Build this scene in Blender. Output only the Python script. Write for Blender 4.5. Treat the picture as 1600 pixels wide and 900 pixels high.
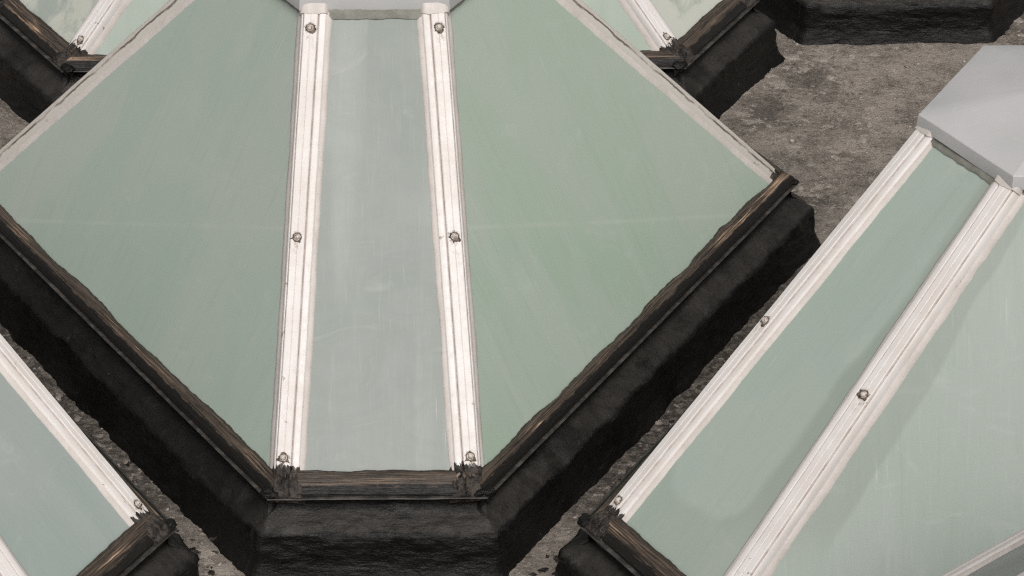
import bpy, bmesh, math, random
from mathutils import Vector, Matrix, noise

for o in list(bpy.data.objects):
    bpy.data.objects.remove(o)
S = bpy.context.scene
COL = S.collection

# ------------------------------------------------------------------ camera
FLOOR = 0.1638                      # height of the rails' drip edge above the roof deck
cam_d = bpy.data.cameras.new('camera')
cam = bpy.data.objects.new('camera', cam_d)
COL.objects.link(cam)
S.camera = cam
cf = Vector((0.03851478, 0.86242785, -0.50471261))
cr = Vector((0.99922048, -0.03761829, 0.01197057))
cu = Vector((0.00866268, 0.50478022, 0.86320443))
M = Matrix((cr, cu, -cf)).transposed().to_4x4()
M.translation = Vector((-0.0235820, -6.1033202, 4.0310588 + FLOOR))
cam.matrix_world = M
cam_d.sensor_width = 36.0
cam_d.lens = 5954.2562 / 1600.0 * 36.0
cam_d.clip_start = 0.05
cam_d.clip_end = 500.0
S.render.resolution_x, S.render.resolution_y = 1024, 576

# ------------------------------------------------------------------ world: bright overcast sky
SUN_EL, SUN_AZ = 50.0, 173.0        # azimuth: clockwise from +y, so the light comes from behind the camera
W = bpy.data.worlds.new('World')
S.world = W
W.use_nodes = True
wn, wl = W.node_tree.nodes, W.node_tree.links
wn.clear()
sky = wn.new('ShaderNodeTexSky')
sky.sky_type = 'NISHITA'
sky.sun_disc = False
sky.sun_elevation = math.radians(SUN_EL)
sky.sun_rotation = math.radians(SUN_AZ)
sky.air_density = 1.0
sky.dust_density = 4.0
hs = wn.new('ShaderNodeHueSaturation')
hs.inputs['Saturation'].default_value = 0.10
wb = wn.new('ShaderNodeMix')
wb.data_type = 'RGBA'
wb.blend_type = 'MULTIPLY'
wb.inputs[0].default_value = 1.0
wb.inputs[7].default_value = (1.0, 0.972, 0.945, 1)
bg = wn.new('ShaderNodeBackground')
bg.inputs['Strength'].default_value = 0.088
wo = wn.new('ShaderNodeOutputWorld')
wl.new(sky.outputs[0], hs.inputs['Color'])
wl.new(hs.outputs[0], wb.inputs[6])
wl.new(wb.outputs[2], bg.inputs['Color'])
wl.new(bg.outputs[0], wo.inputs['Surface'])

sd = bpy.data.lights.new('sun', 'SUN')
sd.energy = 2.2
sd.angle = math.radians(36)
sd.color = (1.0, 0.968, 0.94)
sun = bpy.data.objects.new('sun', sd)
COL.objects.link(sun)
el, az = math.radians(SUN_EL), math.radians(SUN_AZ)
to_sun = Vector((math.sin(az) * math.cos(el), math.cos(az) * math.cos(el), math.sin(el)))
sun.rotation_euler = to_sun.to_track_quat('Z', 'Y').to_euler()
sun.location = to_sun * 20

S.view_settings.view_transform = 'Standard'
S.view_settings.look = 'None'
S.view_settings.exposure = 0.0
S.view_settings.gamma = 1.0
S.render.engine = 'CYCLES'
S.cycles.use_denoising = False        # keep the fine grit and brush marks: the scene's soft light is clean without it
S.cycles.filter_width = 1.2
S.cycles.max_bounces = 6


# ------------------------------------------------------------------ node helpers
class NT:
    """small helper that writes node expressions"""
    def __init__(s, name):
        s.m = bpy.data.materials.new(name)
        s.m.use_nodes = True
        s.n, s.l = s.m.node_tree.nodes, s.m.node_tree.links
        s.n.clear()
        s.out = s.n.new('ShaderNodeOutputMaterial')
        s.p = s.n.new('ShaderNodeBsdfPrincipled')
        s.l.new(s.p.outputs[0], s.out.inputs[0])

    def put(s, sock, v):
        if isinstance(v, bpy.types.NodeSocket):
            s.l.new(v, sock)
        else:
            if isinstance(v, (tuple, list)) and len(v) == 3 and sock.type == 'RGBA':
                v = (*v, 1)
            sock.default_value = v

    def coord(s, which='UV'):
        return s.n.new('ShaderNodeTexCoord').outputs[which]

    def xyz(s, v):
        n = s.n.new('ShaderNodeSeparateXYZ')
        s.put(n.inputs[0], v)
        return n.outputs

    def comb(s, x, y, z):
        n = s.n.new('ShaderNodeCombineXYZ')
        for i, v in enumerate((x, y, z)):
            s.put(n.inputs[i], v)
        return n.outputs[0]

    def scale(s, v, sc, loc=(0, 0, 0), rot=(0, 0, 0)):
        n = s.n.new('ShaderNodeMapping')
        s.put(n.inputs[0], v)
        n.inputs['Scale'].default_value = sc
        n.inputs['Location'].default_value = loc
        n.inputs['Rotation'].default_value = rot
        return n.outputs[0]

    def noise(s, v, sc, det=4, rough=0.55, dist=0.0):
        n = s.n.new('ShaderNodeTexNoise')
        s.put(n.inputs['Vector'], v)
        n.inputs['Scale'].default_value = sc
        n.inputs['Detail'].default_value = det
        n.inputs['Roughness'].default_value = rough
        n.inputs['Distortion'].default_value = dist
        return n.outputs['Fac']

    def voro(s, v, sc, feature='F1', out='Distance', rnd=1.0):
        n = s.n.new('ShaderNodeTexVoronoi')
        n.feature = feature
        s.put(n.inputs['Vector'], v)
        n.inputs['Scale'].default_value = sc
        n.inputs['Randomness'].default_value = rnd
        return n.outputs[out]

    def mp(s, v, a, b, c=0.0, d=1.0, smooth=True):
        n = s.n.new('ShaderNodeMapRange')
        n.interpolation_type = 'SMOOTHSTEP' if smooth else 'LINEAR'
        s.put(n.inputs['Value'], v)
        for k, q in (('From Min', a), ('From Max', b), ('To Min', c), ('To Max', d)):
            s.put(n.inputs[k], q)
        return n.outputs[0]

    def math(s, op, a, b=0.0, c=None):
        n = s.n.new('ShaderNodeMath')
        n.operation = op
        s.put(n.inputs[0], a)
        s.put(n.inputs[1], b)
        if c is not None:
            s.put(n.inputs[2], c)
        return n.outputs[0]

    def mix(s, f, a, b, mode='MIX'):
        n = s.n.new('ShaderNodeMix')
        n.data_type = 'RGBA'
        n.blend_type = mode
        s.put(n.inputs[0], f)
        s.put(n.inputs[6], a)
        s.put(n.inputs[7], b)
        return n.outputs[2]

    def bump(s, h, strength, dist, normal=None):
        n = s.n.new('ShaderNodeBump')
        s.put(n.inputs['Height'], h)
        n.inputs['Strength'].default_value = strength
        n.inputs['Distance'].default_value = dist
        if normal is not None:
            s.l.new(normal, n.inputs['Normal'])
        return n.outputs[0]

    def rand(s):
        return s.n.new('ShaderNodeObjectInfo').outputs['Random']

    def done(s, col, rough, normal=None, spec=0.5, metal=0.0):
        s.put(s.p.inputs['Base Color'], col)
        s.put(s.p.inputs['Roughness'], rough)
        s.put(s.p.inputs['Specular IOR Level'], spec)
        s.put(s.p.inputs['Metallic'], metal)
        if normal is not None:
            s.l.new(normal, s.p.inputs['Normal'])
        return s.m


# ------------------------------------------------------------------ glazing geometry (per skylight, metres)
NW = 0.42                            # narrow side
WD = 1.4445                          # wide side
RB = 0.95522                         # centroid to drip edge, narrow side
WB = 0.65948                         # centroid to drip edge, wide side
R1, S1, Z1 = 0.8924, 0.1797, 0.0501  # lowest bolt of a bar
R3, S3, Z3 = 0.2959, 0.1278, 0.6738  # highest bolt of a bar
TM = 0.5062                          # middle bolt
RC, SC, ZC, DZC = 0.2608, 0.1395, 0.6933, 0.0275   # cap corner
HIP = Vector((R3 - R1, S3 - S1, Z3 - Z1))
HIPL = HIP.length
BAR_U0 = -0.084                      # bar starts this far below the lowest bolt
BAR_U1 = HIPL + 0.038                # and ends under the cap

# ------------------------------------------------------------------ materials
def mat_glass(name, tint, tint2, narrow, dark_edge=0, pale_line=False, chalk=0.0, spots=0.0, streak=1.0):
    t = NT(name)
    uv = t.coord('UV')
    x, y, _ = t.xyz(uv)
    rnd = t.rand()
    off = t.comb(t.math('MULTIPLY', rnd, 37.0), t.math('MULTIPLY', rnd, 11.0), t.math('MULTIPLY', rnd, 5.0))
    add = t.n.new('ShaderNodeVectorMath')
    t.put(add.inputs[0], uv)
    t.put(add.inputs[1], off)
    p = add.outputs[0]
    tilt = 0.0 if narrow else 0.16
    # lime wash brushed down the slope: long fine streaks over broad uneven clouds
    clouds = t.noise(t.scale(p, (2.6, 1.5, 1), rot=(0, 0, tilt * 2)), 1.6, 3, 0.5, 0.6)
    rays = t.noise(t.scale(p, (7, 0.8, 1), rot=(0, 0, tilt * 3)), 1.5, 2, 0.45, 0.2)
    fine = t.noise(t.scale(p, (230, 13, 1), rot=(0, 0, tilt)), 1.0, 4, 0.65, 0.4)
    mid = t.noise(t.scale(p, (75, 6.5, 1), rot=(0, 0, tilt)), 1.0, 3, 0.55, 0.5)
    c = t.mix(t.mp(clouds, 0.36, 0.64), tint, tint2)
    c = t.mix(t.mp(rays, 0.52, 0.72, 0, 0.22), c, (0.44, 0.475, 0.44))  # soft light reflections put into the glass colour as pale rays
    c = t.mix(t.mp(fine, 0.50, 0.74, 0, 0.08 * streak), c, (0.56, 0.575, 0.54))
    c = t.mix(t.mp(mid, 0.30, 0.46, 0.085 * streak, 0.0), c, (0.20, 0.235, 0.195))
    # scratches where the brush ran dry, in patches only
    patch = t.mp(t.noise(p, 3.3, 2, 0.5), 0.54, 0.64)
    scr = t.mp(t.noise(t.scale(p, (240, 7, 1), rot=(0, 0, tilt + (0.12 if narrow else 0.2))), 1.0, 2, 0.6), 0.64, 0.74)
    c = t.mix(t.math('MULTIPLY', t.math('MULTIPLY', patch, scr), 0.22), c, (0.66, 0.67, 0.64))
    # faint handling smudges
    smu = t.noise(t.scale(p, (5, 9, 1)), 1.1, 5, 0.62, 1.8)
    c = t.mix(t.mp(smu, 0.56, 0.76, 0, 0.20), c, (0.50, 0.53, 0.50))
    if pale_line:
        # faint pale line slanting across the pane, slightly paler above it
        wob = t.math('MULTIPLY', t.math('SUBTRACT', t.noise(p, 2.2, 2), 0.5), 0.010)
        yy = t.math('SUBTRACT', t.math('ADD', y, wob), t.math('MULTIPLY_ADD', x, 0.456 * pale_line, 0.205))
        ln = t.math('SUBTRACT', 1.0, t.mp(t.math('ABSOLUTE', yy), 0.001, 0.008))
        ln = t.math('MULTIPLY', ln, t.mp(t.noise(p, 5, 3), 0.3, 0.6, 0.05, 0.20))
        c = t.mix(ln, c, (0.52, 0.55, 0.49))
        c = t.mix(t.mp(yy, -0.055, -0.002, 0.0, 0.12), c, (0.44, 0.455, 0.41))
    if dark_edge:
        # darker margin along the bar, with a wavering outer edge
        hw = t.math('MULTIPLY_ADD', y, -0.060 if narrow else -0.690, 0.181 if narrow else 0.697)
        ed = t.math('SUBTRACT', hw, t.math('MULTIPLY', x, dark_edge))
        wob = t.math('MULTIPLY', t.math('SUBTRACT', t.noise(t.scale(uv, (1, 1, 1), (3, 1, 0)), 4.0, 2, 0.4), 0.5), 0.07)
        ed = t.math('ADD', ed, wob)
        wid = t.mp(y, 0.0, 0.80, 0.085 if narrow else 0.130, 0.050 if narrow else 0.075, False)
        dm = t.mp(ed, t.math('SUBTRACT', wid, 0.006), t.math('ADD', wid, 0.006), 1.0, 0.0)
        if narrow:
            # the paler middle of the pane ends in a rounded tongue
            e2 = t.math('ADD', t.math('ADD', hw, x), wob)
            r_ = 0.075
            bt = t.math('MAXIMUM', t.math('ADD', t.math('SUBTRACT', 0.105, t.math('ADD', y, wob)), r_), 0.0)
            sides = t.math('MAXIMUM', t.math('SUBTRACT', wid, ed), t.math('SUBTRACT', t.mp(y, 0.02, 0.50, 0.075, -0.03, False), e2))
            sd_ = t.math('MAXIMUM', t.math('ADD', sides, r_), 0.0)
            dist = t.math('SUBTRACT', t.math('SQRT', t.math('ADD', t.math('MULTIPLY', bt, bt), t.math('MULTIPLY', sd_, sd_))), r_)
            dm = t.math('MULTIPLY', t.mp(dist, -0.012, 0.012), t.mp(y, 0.08, 0.22, 0.55, 1.0))
        else:
            dm = t.math('MULTIPLY', dm, t.mp(t.math('ADD', y, wob), 0.05, 0.16))
        c = t.mix(t.math('MULTIPLY', dm, 0.42), c, (0.215, 0.245, 0.205))
    if chalk:
        ck = t.noise(p, 9, 6, 0.68, 0.8)
        near = t.mp(y, 0.03, 0.24, 1.0, 0.0)
        c = t.mix(t.math('MULTIPLY', t.mp(t.math('MULTIPLY_ADD', near, 0.32, ck), 0.66, 0.84), chalk), c, (0.66, 0.65, 0.57))
    # small pale specks: droppings, drips of whitewash
    sp = t.voro(p, 11.0)
    sz = t.mp(t.noise(p, 4, 2), 0.52, 0.75, 0.0, 0.055 + 0.05 * spots)
    c = t.mix(t.math('MULTIPLY', t.math('LESS_THAN', sp, sz), 0.6), c, (0.72, 0.73, 0.70))
    rough = t.mp(smu, 0.3, 0.7, 0.43, 0.50)
    h = t.math('ADD', t.math('MULTIPLY', fine, 0.35), t.math('MULTIPLY', t.noise(p, 260, 2), 0.12))
    h = t.math('ADD', h, t.math('MULTIPLY', rays, 0.05))
    return t.done(c, rough, t.bump(h, 0.18, 0.0014), 0.32)


def mat_paint(name, col=(0.700, 0.666, 0.648), bolts=3, tar=True, crack=False):
    """old white gloss paint on the glazing bars: uv = (across, along from the foot)"""
    t = NT(name)
    uv = t.coord('UV')
    x, y, _ = t.xyz(uv)
    ob = t.coord('Object')
    rnd = t.rand()
    n1 = t.noise(ob, 9, 5, 0.6)
    n2 = t.noise(t.scale(uv, (130, 9, 1)), 1.0, 4, 0.6)
    n3 = t.noise(ob, 60, 4, 0.65)
    c = t.mix(t.mp(n1, 0.40, 0.66, 0, 0.45), col, (0.58, 0.530, 0.490))
    c = t.mix(t.mp(n2, 0.50, 0.72, 0, 0.30), c, (0.58, 0.525, 0.48))
    c = t.mix(t.mp(n3, 0.60, 0.74, 0, 0.35), c, (0.52, 0.45, 0.39))
    # flakes lost down to the wood, then darker lines along the grooves
    fl = t.noise(t.scale(ob, (1, 1, 1), (7, 3, 1)), 26, 5, 0.7, 0.4)
    flm = t.mp(fl, 0.672, 0.690)
    c = t.mix(t.math('MULTIPLY', flm, 0.8), c, (0.30, 0.235, 0.18))
    ax = t.math('ABSOLUTE', x)
    gr = t.mp(t.math('ABSOLUTE', t.math('SUBTRACT', ax, 0.0150)), 0.0004, 0.0016, 1, 0)
    gr = t.math('MULTIPLY', gr, t.mp(t.noise(t.scale(uv, (1, 14, 1)), 1.5, 4, 0.7), 0.36, 0.62, 0.20, 0.75))
    c = t.mix(gr, c, (0.42, 0.35, 0.305))
    cl = t.mp(ax, 0.0002, 0.0010, 0.32, 0)
    c = t.mix(t.math('MULTIPLY', cl, t.mp(t.noise(t.scale(uv, (1, 20, 1)), 1.0, 3, 0.7), 0.35, 0.6)), c, (0.52, 0.45, 0.40))
    if crack:                                   # the paint has split along the arris
        ck = t.math('ADD', t.math('ADD', x, 0.0196), t.math('MULTIPLY', t.math('SUBTRACT', t.noise(t.scale(uv, (1, 12, 1)), 1.0, 4, 0.7), 0.5), 0.006))
        ck = t.mp(t.math('ABSOLUTE', ck), 0.0005, 0.0016, 1, 0)
        ck = t.math('MULTIPLY', ck, t.mp(t.noise(t.scale(uv, (1, 5, 1), (1, 2, 0)), 1.0, 4, 0.7), 0.36, 0.54))
        c = t.mix(t.math('MULTIPLY', ck, 0.9), c, (0.085, 0.068, 0.056))
    rough = t.mp(n3, 0.3, 0.7, 0.38, 0.6)
    h = t.math('ADD', t.math('MULTIPLY', n2, 0.6), t.math('MULTIPLY', n3, 0.5))
    h = t.math('SUBTRACT', h, t.math('MULTIPLY', flm, 1.2))
    if bolts:
        wob = t.math('MULTIPLY', t.math('SUBTRACT', t.noise(ob, 110, 4, 0.7), 0.5), 0.030)
        for ub in (0.0, TM * HIPL, HIPL)[:bolts]:
            yb = ub - BAR_U0
            dy = t.math('SUBTRACT', yb, y)                 # positive below the bolt
            d = t.math('SQRT', t.math('ADD', t.math('MULTIPLY', x, x), t.math('MULTIPLY', dy, dy)))
            ring = t.mp(t.math('ADD', d, wob), 0.0085, 0.0120, 1, 0)
            st = t.math('MULTIPLY', t.mp(ax, 0.003, 0.012, 1, 0), t.math('MULTIPLY', t.mp(dy, 0.0, 0.006), t.mp(dy, 0.012, 0.045, 1, 0)))
            st = t.math('MULTIPLY', st, t.mp(t.noise(t.scale(ob, (1, 1, 1)), 120, 4, 0.7), 0.45, 0.62))
            c = t.mix(t.math('MULTIPLY', st, 0.65), c, (0.28, 0.17, 0.10))
            c = t.mix(t.math('MULTIPLY', ring, 0.6), c, (0.14, 0.11, 0.09))
    if tar:
        e = t.math('MULTIPLY', t.math('SUBTRACT', t.noise(t.scale(uv, (150, 26, 1), (2, 5, 0)), 1.0, 4, 0.65), 0.5), 0.055)
        e2 = t.math('MULTIPLY', t.math('SUBTRACT', t.noise(ob, 45, 4, 0.65), 0.5), 0.04)
        yy = t.math('ADD', y, t.math('ADD', e, e2))
        tm = t.mp(yy, 0.066, 0.0695, 1, 0)
        tc = t.mix(t.mp(t.noise(t.scale(uv, (90, 25, 1)), 1.0, 5, 0.7), 0.45, 0.66), (0.020, 0.017, 0.015), (0.115, 0.095, 0.078))
        c = t.mix(tm, c, tc)
        rough = t.math('MULTIPLY_ADD', tm, -0.05, rough)
        h = t.math('ADD', h, t.math('MULTIPLY', tm, t.math('MULTIPLY_ADD', t.noise(ob, 90, 5, 0.7), 2.0, 0.6)))
    return t.done(c, rough, t.bump(h, 0.35, 0.0012), 0.45)


def mat_putty():
    t = NT('old_putty')
    ob = t.coord('Object')
    n1 = t.noise(ob, 14, 5, 0.65)
    n2 = t.noise(ob, 75, 4, 0.65)
    c = t.mix(t.mp(n1, 0.35, 0.68), (0.60, 0.555, 0.525), (0.52, 0.48, 0.45))
    c = t.mix(t.mp(n2, 0.60, 0.74, 0, 0.40), c, (0.36, 0.31, 0.27))
    return t.done(c, 0.7, t.bump(t.math('ADD', n1, n2), 0.5, 0.002), 0.3)


def mat_wood():
    """rails: dark stain and tar worn through to bare wood; uv = (across 0..1, along in metres)"""
    t = NT('worn_dark_wood')
    uv = t.coord('UV')
    x, y, _ = t.xyz(uv)
    rnd = t.math('MULTIPLY', t.rand(), 13.0)
    q = t.comb(t.math('MULTIPLY', x, 0.05), t.math('ADD', y, rnd), rnd)
    grain = t.noise(t.scale(q, (330, 6, 1)), 1.0, 5, 0.65, 0.5)
    g2 = t.noise(t.scale(q, (900, 22, 1)), 1.0, 3, 0.6)
    wide = t.noise(t.scale(q, (16, 3.4, 1)), 1.0, 4, 0.6)
    c = t.mix(t.mp(grain, 0.34, 0.66), (0.014, 0.0115, 0.0100), (0.092, 0.070, 0.054))
    c = t.mix(t.mp(g2, 0.50, 0.70, 0, 0.5), c, (0.155, 0.118, 0.088))
    # wear sits on the rounded middle of the rail
    mid = t.mp(t.math('ABSOLUTE', t.math('SUBTRACT', x, 0.56)), 0.04, 0.26, 1, 0)
    wear = t.math('MULTIPLY', mid, t.mp(t.math('ADD', grain, t.math('MULTIPLY', t.math('SUBTRACT', wide, 0.5), 1.3)), 0.53, 0.72))
    c = t.mix(t.math('MULTIPLY', wear, 0.85), c, (0.235, 0.165, 0.112))
    hot = t.math('MULTIPLY', mid, t.mp(t.math('ADD', grain, t.math('MULTIPLY', t.math('SUBTRACT', wide, 0.5), 0.8)), 0.62, 0.70))
    c = t.mix(t.math('MULTIPLY', hot, t.mp(g2, 0.40, 0.58)), c, (0.56, 0.385, 0.255))
    # tar smeared along the two edges
    e = t.math('ADD', x, t.math('MULTIPLY', t.math('SUBTRACT', t.noise(t.scale(q, (60, 22, 1)), 1.0, 5, 0.7), 0.5), 0.40))
    lo = t.mp(e, 0.36, 0.44, 1, 0)
    hi = t.mp(e, 0.80, 0.88)
    c = t.mix(t.math('MULTIPLY', lo, 0.95), c, (0.0085, 0.0075, 0.0068))
    c = t.mix(t.math('MULTIPLY', hi, 0.8), c, (0.034, 0.027, 0.022))
    rough = t.mp(wear, 0, 1, 0.42, 0.75)
    h = t.math('ADD', t.math('MULTIPLY', grain, 1.0), t.math('MULTIPLY', g2, 0.4))
    return t.done(c, rough, t.bump(h, 0.7, 0.003), 0.3)


def mat_tar(name='bitumen_coat', dust=1.0, spec=0.24, darker_side=False):
    t = NT(name)
    ob = t.coord('Object')
    uv = t.coord('UV')
    n1 = t.noise(t.scale(ob, (1, 1, 1.0)), 6, 5, 0.6)
    n2 = t.noise(t.scale(ob, (1, 1, 2.2)), 28, 6, 0.66, 0.6)
    n3 = t.noise(ob, 150, 4, 0.65)
    br = t.noise(t.scale(uv, (75, 9, 1)), 1.0, 5, 0.62, 0.5)
    b2 = t.noise(t.scale(uv, (260, 26, 1), (0, 0, 0), (0, 0, 0.5)), 1.0, 3, 0.6, 0.3)
    c = t.mix(t.mp(n1, 0.35, 0.7), (0.0030, 0.0027, 0.0025), (0.0080, 0.0072, 0.0066))
    c = t.mix(t.mp(n2, 0.54, 0.76, 0, 0.35 * dust), c, (0.028, 0.0255, 0.023))
    ux, uy, _ = t.xyz(uv)
    led = t.math('MULTIPLY', t.mp(ux, 0.036, 0.048), t.mp(t.math('MULTIPLY_ADD', n2, 0.030, ux), 0.102, 0.114, 1, 0))
    led = t.math('MULTIPLY', led, t.mp(t.noise(ob, 8, 6, 0.7), 0.36, 0.62, 0.25, 1.0))
    if darker_side:                                   # grey ledge tone cut back along one side
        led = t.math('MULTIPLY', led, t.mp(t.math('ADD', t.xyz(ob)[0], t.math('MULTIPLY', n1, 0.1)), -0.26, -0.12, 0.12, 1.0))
    c = t.mix(t.math('MULTIPLY', led, 0.8 * dust if dust == 1.0 else 0.0), c, (0.041, 0.037, 0.033))
    c = t.mix(t.mp(br, 0.60, 0.78, 0, 0.30 * dust), c, (0.034, 0.031, 0.028))
    gl = t.mp(t.noise(ob, 19, 5, 0.7, 1.0), 0.69, 0.735)
    c = t.mix(t.math('MULTIPLY', gl, 0.4 * dust), c, (0.16, 0.138, 0.115))
    rough = t.mp(n1, 0.3, 0.7, 0.28, 0.48)
    h = t.math('ADD', t.math('MULTIPLY', n2, 0.55), t.math('MULTIPLY', n3, 0.22))
    h = t.math('ADD', h, t.math('MULTIPLY', br, 0.22))
    h = t.math('ADD', h, t.math('MULTIPLY', b2, 0.10))
    return t.done(c, rough, t.bump(h, 1.0, 0.009), spec)


def mat_tar_thin():
    """bitumen brushed out thin over paint and wood: brown where it is worn, sticky black where it is thick"""
    t = NT('bitumen_brushed_thin')
    ob = t.coord('Object')
    n1 = t.noise(ob, 48, 6, 0.7, 0.4)
    n2 = t.noise(ob, 160, 4, 0.7)
    c = t.mix(t.mp(n1, 0.40, 0.62), (0.010, 0.0085, 0.0075), (0.060, 0.049, 0.041))
    c = t.mix(t.mp(n2, 0.55, 0.70, 0, 0.6), c, (0.125, 0.103, 0.086))
    c = t.mix(t.mp(t.noise(ob, 70, 5, 0.7, 0.8), 0.655, 0.69, 0, 0.7), c, (0.36, 0.29, 0.235))
    return t.done(c, t.mp(n1, 0.3, 0.7, 0.35, 0.65), t.bump(t.math('ADD', n1, t.math('MULTIPLY', n2, 0.4)), 1.0, 0.006), 0.3)


def mat_seal():
    t = NT('dried_sealant')
    ob = t.coord('Object')
    n1 = t.noise(ob, 190, 4, 0.7)
    c = t.mix(t.mp(n1, 0.36, 0.62), (0.030, 0.024, 0.020), (0.20, 0.16, 0.13))
    return t.done(c, 0.6, t.bump(n1, 0.8, 0.002), 0.3)


def mat_drip():
    t = NT('blackened_metal_lip')
    ob = t.coord('Object')
    n = t.noise(ob, 30, 5, 0.7)
    c = t.mix(t.mp(n, 0.42, 0.66), (0.022, 0.020, 0.018), (0.072, 0.064, 0.057))
    return t.done(c, 0.5, t.bump(t.noise(ob, 120, 3), 0.5, 0.002), 0.5)


def mat_cap():
    t = NT('grey_painted_sheet')
    ob = t.coord('Object')
    n1 = t.noise(ob, 5, 4, 0.55)
    n2 = t.noise(ob, 40, 5, 0.62)
    n3 = t.noise(t.scale(ob, (60, 8, 8)), 1.0, 3)
    c = t.mix(t.mp(n1, 0.35, 0.68), (0.490, 0.482, 0.490), (0.440, 0.444, 0.440))
    c = t.mix(t.mp(n2, 0.54, 0.72, 0, 0.35), c, (0.54, 0.52, 0.505))
    c = t.mix(t.mp(t.noise(ob, 17, 5, 0.7, 0.6), 0.66, 0.76, 0, 0.30), c, (0.32, 0.315, 0.30))
    return t.done(c, t.mp(n2, 0.3, 0.7, 0.42, 0.6), t.bump(t.math('ADD', n1, t.math('MULTIPLY', n2, 0.25)), 0.35, 0.004), 0.4)


def mat_flash():
    t = NT('mortar_flashing')
    ob = t.coord('Object')
    n1 = t.noise(ob, 35, 5, 0.65)
    n2 = t.noise(ob, 8, 4, 0.6)
    c = t.mix(t.mp(n1, 0.38, 0.66), (0.235, 0.232, 0.205), (0.175, 0.176, 0.150))
    c = t.mix(t.mp(n2, 0.58, 0.7, 0, 0.5), c, (0.38, 0.375, 0.35))
    return t.done(c, 0.75, t.bump(n1, 0.7, 0.004), 0.3)


def mat_bolt():
    t = NT('painted_bolt_head')
    ob = t.coord('Object')
    n = t.noise(ob, 260, 3, 0.6)
    c = t.mix(t.mp(n, 0.48, 0.66), (0.55, 0.49, 0.44), (0.16, 0.12, 0.092))
    return t.done(c, 0.42, t.bump(n, 0.3, 0.0006), 0.5)


def mat_deck():
    t = NT('weathered_deck')
    ob = t.coord('Object')
    n0 = t.noise(ob, 1.9, 4, 0.55)
    n1 = t.noise(ob, 8, 6, 0.72)
    n2 = t.noise(ob, 55, 6, 0.74)
    n3 = t.noise(ob, 210, 4, 0.75)
    vo = t.voro(t.scale(ob, (1, 1, 1), (0.3, 0.7, 0)), 70)
    c = t.mix(t.mp(n1, 0.38, 0.62), (0.165, 0.143, 0.122), (0.350, 0.305, 0.262))
    c = t.mix(t.mp(n0, 0.46, 0.60, 0, 0.50), c, (0.135, 0.117, 0.100))
    c = t.mix(t.mp(n2, 0.52, 0.63, 0, 0.70), c, (0.370, 0.326, 0.284))
    c = t.mix(t.mp(n2, 0.33, 0.47, 0.75, 0), c, (0.062, 0.052, 0.044))
    c = t.mix(t.mp(n3, 0.545, 0.65, 0, 0.88), c, (0.45, 0.405, 0.36))
    c = t.mix(t.mp(n3, 0.32, 0.45, 0.70, 0), c, (0.055, 0.047, 0.040))
    c = t.mix(t.math('MULTIPLY', t.mp(vo, 0.14, 0.30, 0.8, 0), t.mp(t.noise(ob, 21, 3, 0.6), 0.46, 0.58)), c, (0.40, 0.355, 0.31))
    # broad uneven weathering, then tar grime trodden along the gutters between the curbs
    big2 = t.noise(ob, 4.5, 5, 0.62, 0.3)
    c = t.mix(t.mp(big2, 0.50, 0.66, 0, 0.55), c, (0.34, 0.30, 0.26))
    c = t.mix(t.mp(big2, 0.36, 0.47, 0.60, 0), c, (0.075, 0.064, 0.055))
    ox, oy, _ = t.xyz(ob)
    gd = t.math('SUBTRACT', t.math('SUBTRACT', t.math('MULTIPLY', t.math('ABSOLUTE', ox), 0.866), t.math('MULTIPLY', oy, 0.5)), 0.262)
    gd = t.math('ADD', t.math('ABSOLUTE', gd), t.math('MULTIPLY', t.math('SUBTRACT', n1, 0.5), 0.16))
    gm = t.math('MULTIPLY', t.mp(gd, 0.050, 0.105, 1, 0), t.math('MULTIPLY', t.mp(oy, 0.05, 0.30), t.mp(oy, 0.95, 1.25, 1, 0)))
    c = t.mix(t.math('MULTIPLY', gm, t.mp(n2, 0.40, 0.62, 0.92, 0.35)), c, (0.050, 0.043, 0.037))
    # pale scabs of old render and lichen
    w = t.noise(ob, 15, 7, 0.70, 0.25)
    big = t.mp(t.noise(ob, 3.1, 3, 0.55), 0.45, 0.58)
    scab = t.math('MULTIPLY', t.mp(w, 0.555, 0.60), big)
    c = t.mix(t.math('MULTIPLY', scab, t.mp(n2, 0.36, 0.58, 0.15, 0.85)), c, (0.46, 0.41, 0.36))
    h = t.math('ADD', t.math('MULTIPLY', n2, 0.9), t.math('ADD', t.math('MULTIPLY', n3, 0.9), t.math('MULTIPLY', scab, 0.35)))
    return t.done(c, 0.85, t.bump(h, 0.9, 0.008), 0.25)


def mat_grit():
    t = NT('pale_grit')
    ob = t.coord('Object')
    n = t.noise(ob, 25, 3, 0.6)
    c = t.mix(t.mp(n, 0.38, 0.62), (0.15, 0.130, 0.112), (0.40, 0.355, 0.31))
    return t.done(c, 0.85, t.bump(t.noise(ob, 200, 3), 0.5, 0.002), 0.25)


G_N = mat_glass('limewashed_glass_pale', (0.250, 0.268, 0.252), (0.228, 0.258, 0.238), True)
G_W = mat_glass('limewashed_glass_green', (0.325, 0.388, 0.332), (0.350, 0.400, 0.352), False)
G_WR = mat_glass('limewashed_glass_green_line', (0.335, 0.420, 0.345), (0.362, 0.426, 0.366), False, pale_line=-1)
G_WL = mat_glass('limewashed_glass_grey_green_line', (0.350, 0.424, 0.366), (0.378, 0.434, 0.386), False, pale_line=1)
G_ND = mat_glass('limewashed_glass_dark_edge_strip', (0.335, 0.402, 0.356), (0.352, 0.407, 0.366), True, dark_edge=1, streak=0.9)
G_WD = mat_glass('limewashed_glass_dark_edge_wide', (0.300, 0.350, 0.314), (0.318, 0.360, 0.326), False, dark_edge=-1, streak=1.2)
G_NS = mat_glass('limewashed_glass_speckled', (0.290, 0.336, 0.318), (0.308, 0.345, 0.325), True, spots=1.0, streak=0.8)
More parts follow.
